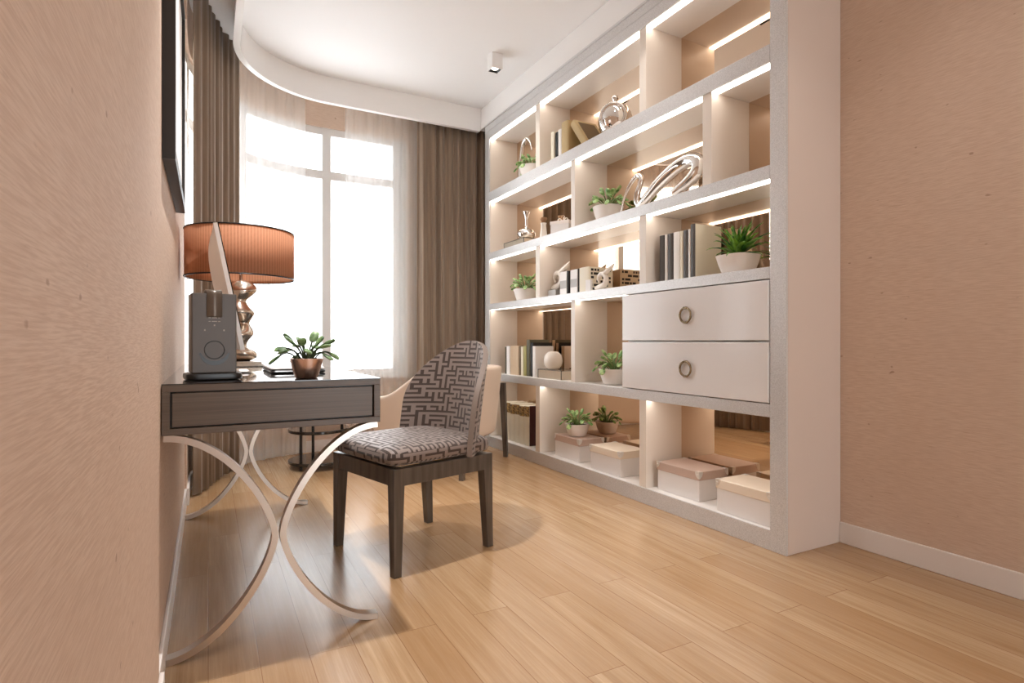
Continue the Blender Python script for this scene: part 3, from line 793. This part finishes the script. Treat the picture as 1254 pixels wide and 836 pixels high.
# books above the lowest shelf
G = 'books left of the white globe vase'; zs4 = .6295
spec = [(4.232, 4.262, .225, 'khaki', 'thin khaki book, leftmost of the row by the globe vase'), (4.168, 4.230, .232, 'white', 'white book, second from left in the row by the globe vase'), (4.02, 4.166, .236, 'tan', 'widest tan book in the row by the globe vase'),
        (3.985, 4.018, .236, 'brown', 'dark brown book right of the wide tan one'), (3.945, 3.983, .230, 'cream', 'cream book left of the olive one in the globe vase row'), (3.893, 3.943, .235, 'olive', 'olive green book in the globe vase row'),
        (3.835, 3.890, .285, 'khaki', 'tall dark khaki book, tallest of the globe vase row'), (3.785, 3.833, .262, 'black', 'tall black book behind the white slab book')]
for a, b_, h_, c_, lab in spec: book(lab, (2.21, (a+b_)/2, zs4), b_-a-.001, h_, .17, c_, G)
book('large white book with its plain cover facing out behind the globe vase', (2.20, 3.758, zs4), .042, .235, .16, 'white', G)
# lowest shelf: six bound volumes
G = 'cream bound volumes with gilt bands'; zs5 = .0870
ordn = ['leftmost', 'second from left', 'third from left', 'fourth from left', 'fifth from left', 'rightmost, maroon sided']
for k in range(6):
    book('%s of the cream volumes with gilt spine tops on the lowest shelf' % ordn[k], (2.20, 4.262-.0785*k, zs5), .076, .305+.006*(k % 2), .16, 'cream', G, band='ornate', side='book_maroon' if k == 5 else None)

# ------------------------------------------------------------------ storage boxes on the lowest shelf
def storage_box(label, loc, lid, rz=0):
    t = thing('storage_box', label, 'box', loc, rz, 'lidded storage boxes on the lowest shelf')
    bm = new(); box(bm, -.10, .10, -.150, .150, 0, .112); obj('body', bm, 'boxwhite', t, bevel=.003)
    bm = new(); box(bm, -.104, .104, -.154, .154, .108, .152); l_ = obj('lid', bm, lid, t, bevel=.003)
    for sx in (-1, 1):
        for sy in (-1, 1):
            bm = new(); X, Y_ = sx*.1045, sy*.1545; n = 8
            for ax in (0, 1):
                ring = [(0, 0)]+[(.026*math.cos(PI/2*k/n), -.034*math.sin(PI/2*k/n)) for k in range(n+1)]
                def P3(u, v, d_): return (X+sx*d_, Y_-sy*u, .1525+v) if ax == 0 else (X-sx*u, Y_+sy*d_, .1525+v)
                fa = [bm.verts.new(P3(u, v, .0)) for u, v in ring]; fb = [bm.verts.new(P3(u, v, .0016)) for u, v in ring]
                bm.faces.new(fa); bm.faces.new(fb[::-1])
                for k in range(len(ring)): bm.faces.new((fa[k], fa[(k+1) % len(ring)], fb[(k+1) % len(ring)], fb[k]))
            box(bm, min(X, X-sx*.022), max(X, X-sx*.022), min(Y_, Y_-sy*.022), max(Y_, Y_-sy*.022), .1515, .1535)
            lathe(bm, [(.004, 0), (.003, .003), (.0005, .004)], 10, c=(0, 0, 0))
            for v in bm.verts[-30:] if False else []: pass
            # rivet: move the small dome onto the front face
            dome = [v for v in bm.verts if v.co.z < .01]
            for v in dome: v.co = Vector((X+sx*(.0016+v.co.z), Y_-sy*.010+v.co.x, .138+v.co.y))
            obj('corner_guard', bm, 'nickel', l_, smooth=False)
    return t
zs5 = .0868
storage_box('taupe lidded storage box carrying a potted plant on the lowest shelf', (2.296, 3.305, zs5), 'lidbrown', math.radians(0))
storage_box('cream lidded storage box left of the wooden divider on the lowest shelf', (2.270, 2.842, zs5), 'lidcream', 0)
storage_box('taupe lidded storage box right of the divider on the lowest shelf', (2.290, 2.243, zs5), 'lidbrown', 0)
storage_box('cream lidded storage box nearest the bookcase end on the lowest shelf', (2.264, 1.805, zs5), 'lidcream', 0)
dup(wp, 'paddle leaved plant in white pot standing on a taupe storage box', (2.28, 3.30, zs5+.1545), .05, .86)

# ------------------------------------------------------------------ ornaments
# globe on the top shelf
t = thing('globe_ornament', 'round chrome globe ornament with knob on the top shelf', 'ornament', (2.265, 2.86, 2.1845))
bm = new(); lathe(bm, [(.030, 0), (.055, .006), (.088, .035), (.104, .075), (.108, .112), (.100, .150), (.078, .185), (.046, .208), (.018, .217), (.010, .224), (.014, .232), (.022, .245), (.020, .258), (.008, .268), (.001, .270)], 40); obj('body', bm, 'chrome', t, smooth=True)
bm = new(); dv = Vector((-.70, -.62, -.02)).normalized(); s1 = dv.cross(Vector((0, 0, 1))).normalized(); s2 = s1.cross(dv); c0 = Vector((0, 0, .112))+dv*.074
tube(bm, [c0+s1*.080*math.cos(k*PI/24)+s2*.080*math.sin(k*PI/24) for k in range(49)], .008, 10); obj('rim', bm, 'chrome', t, smooth=True)
bm = new(); rows = [[c0+dv*(.004-.03*(1-(q/6)**2))*1+dv*.010+s1*.078*(q/6)*math.cos(k*PI/20)+s2*.078*(q/6)*math.sin(k*PI/20) for k in range(40)] for q in range(1, 7)]
vg = sheet(bm, rows, True); bm.faces.new(vg[0]); o = obj('dish', bm, 'chrome', t, smooth=True); md = o.modifiers.new('solid', 'SOLIDIFY'); md.thickness = .004
# curled ornament at the far end of the top shelf
bm = new(); pp = [(2.33, 4.20, 2.215), (2.33, 4.21, 2.32), (2.33, 4.19, 2.45), (2.33, 4.16, 2.55), (2.33, 4.10, 2.585), (2.33, 4.05, 2.54), (2.33, 4.02, 2.46)]
tube(bm, spline(pp, 8), lerpl([.030, .026, .022, .018, .014, .010, .004], 8), 12)
lathe(bm, [(.045, 0), (.045, .012), (.02, .03)], 24, c=(2.33, 4.20, 2.1845))
tag(obj('curl_ornament', bm, 'chrome', smooth=True), 'tall curled chrome ornament behind the plant at far end of top shelf', 'ornament')
# mirrored box with long necked vase
def trim_box(name, label, x0, x1, y0, y1, z0, z1, cat='box'):
    t = thing(name, label, cat, ((x0+x1)/2, (y0+y1)/2, z0))
    bm = new(); box(bm, x0+.002, x1-.002, y0+.002, y1-.002, z0, z1-.001); obj('panel', bm, 'bronze', t, world=True)
    bm = new(); e = .004
    for x in (x0, x1-e):
        for y in (y0, y1-e): box(bm, x, x+e, y, y+e, z0, z1)
    for z in (z1-e,):
        for x in (x0, x1-e): box(bm, x, x+e, y0+e, y1-e, z, z1)
        for y in (y0, y1-e): box(bm, x0+e, x1-e, y, y+e, z, z1)
    obj('edging', bm, 'book_black', t, world=True)
    return t
trim_box('mirrored_box', 'flat mirrored box with dark edges under the long necked chrome vase', 2.165, 2.32, 3.86, 4.20, 1.6625, 1.712)
t = thing('bud_vase', 'round chrome vase with long thin flared neck on a mirrored box', 'vase', (2.245, 3.96, 1.7125))
bm = new(); pv = [(.025, 0), (.055, .010), (.074, .035), (.074, .052), (.055, .076), (.022, .092), (.012, .106), (.011, .14), (.013, .175), (.022, .205), (.030, .222), (.027, .222), (.018, .20)]
lathe(bm, [(p.x, p.y) for p in spline([(a, b, 0) for a, b in pv], 4)], 36); obj('body', bm, 'chrome', t, smooth=True)
# white vase with dried flower, small box with bow
t = thing('slim_vase', 'slim white vase with dried brown flower beside the small bow box', 'vase', (2.22, 3.655, 1.6625))
bm = new(); lathe(bm, [(.026, 0), (.030, .01), (.024, .06), (.019, .11), (.024, .125), (.020, .125), (.016, .10)], 28); obj('vase', bm, 'porcelain', t, smooth=True)
bm = new(); rnd = random.Random(5)
for k in range(26):
    a = rnd.random()*2*PI; r_ = rnd.random()*.032; tube(bm, [(0, 0, .11), (r_*.5*math.cos(a), r_*.5*math.sin(a), .135), (r_*math.cos(a), r_*math.sin(a), .172-r_*.3)], [.0015, .003, .0045], 6)
obj('dried_flower', bm, 'reed', t, smooth=True)
t = thing('gift_box', 'small white box tied with a ribbon bow on the second shelf', 'box', (2.265, 3.46, 1.6625), math.radians(28))
bm = new(); box(bm, -.05, .05, -.075, .075, 0, .088); obj('body', bm, 'boxwhite', t, bevel=.002)
bm = new(); box(bm, -.053, .053, -.078, .078, .080, .104); obj('lid', bm, 'pot', t, bevel=.002)
bm = new()
for s in (-1, 1): tube(bm, spline([(0, s*.004, .106), (0, s*.022, .128), (0, s*.04, .122), (0, s*.03, .108), (0, s*.006, .108)], 6), .006, 8, .6)
obj('bow', bm, 'porcelain', t, smooth=True)
# twisted sculpture
t = thing('twisted_sculpture', 'large twisted chrome loop sculpture on the second shelf', 'sculpture', (2.24, 2.42, 1.6625))
bm = new(); pp = [(2.22, 2.600, 1.690), (2.225, 2.54, 1.712), (2.235, 2.44, 1.782), (2.25, 2.33, 1.840), (2.255, 2.235, 1.862), (2.25, 2.16, 1.838), (2.235, 2.145, 1.785), (2.22, 2.20, 1.735), (2.20, 2.285, 1.694)]
tube(bm, spline(pp, 9), lerpl([.012, .026, .034, .038, .040, .040, .036, .030, .022], 9), 18); obj('loop', bm, 'chrome', t, smooth=True, world=True)
bm = new(); pp = [(2.20, 2.727, 1.668), (2.21, 2.715, 1.74), (2.22, 2.68, 1.815), (2.23, 2.63, 1.868), (2.235, 2.592, 1.872), (2.23, 2.575, 1.835), (2.225, 2.60, 1.775), (2.22, 2.60, 1.715), (2.22, 2.57, 1.695)]
tube(bm, spline(pp, 9), lerpl([.005, .007, .010, .014, .016, .015, .018, .018, .014], 9), 14); obj('tail', bm, 'chrome', t, smooth=True, world=True)
# porcelain birds
def bird(label, loc, sc, rz):
    t = thing('bird_figurine', label, 'figurine', loc, rz, 'white bird figurines'); t.scale = (sc,)*3
    bm = new(); pp = spline([(0, .055, .020), (0, .01, .022), (0, -.045, .035), (0, -.062, .075), (0, -.035, .108), (0, .005, .105), (0, .022, .078), (0, .01, .05)], 7)
    tube(bm, pp, lerpl([.012, .020, .020, .018, .017, .016, .012, .006], 7), 14); obj('body', bm, 'porcelain', t, smooth=True)
    bm = new(); pp = spline([(0, -.03, .102), (0, -.07, .122), (0, -.115, .142), (0, -.15, .165)], 7)
    tube(bm, pp, lerpl([.014, .017, .013, .002], 7), 12); obj('tail', bm, 'porcelain', t, smooth=True)
    return t
bird('white bird figurine with open ring body on the shelf beside the printed book', (2.185, 2.905, zs3), .92, 0)
bx2 = new(); box(bx2, 2.20, 2.32, 3.455, 3.56, zs3, zs3+.05); tag(obj('plinth_block', bx2, 'book_grey', bevel=.002), 'small grey block under the bigger white bird figurine', 'block')
bird('bigger white bird figurine standing on a grey block left of the binders', (2.25, 3.52, zs3+.0505), 1.15, 0)
bm = new(); box(bm, 2.165, 2.182, 2.985, 3.04, zs3, zs3+.075); tag(obj('white_card', bm, 'boxwhite', bevel=.001), 'small plain white card standing before the printed book', 'card')
# globe vase on its box
trim_box('mirrored_box', 'pale mirrored box with dark edges under the round white globe vase', 2.175, 2.36, 3.345, 3.665, zs4, zs4+.066)
t = thing('globe_vase', 'round white globe vase on a pale mirrored box', 'vase', (2.255, 3.575, zs4+.0665))
bm = new(); pv = [(.030, 0), (.050, .008), (.066, .035), (.070, .062), (.064, .095), (.045, .120), (.026, .130), (.022, .128), (.020, .11)]
lathe(bm, [(p.x, p.y) for p in spline([(a, b, 0) for a, b in pv], 4)], 40); obj('body', bm, 'porcelain', t, smooth=True)
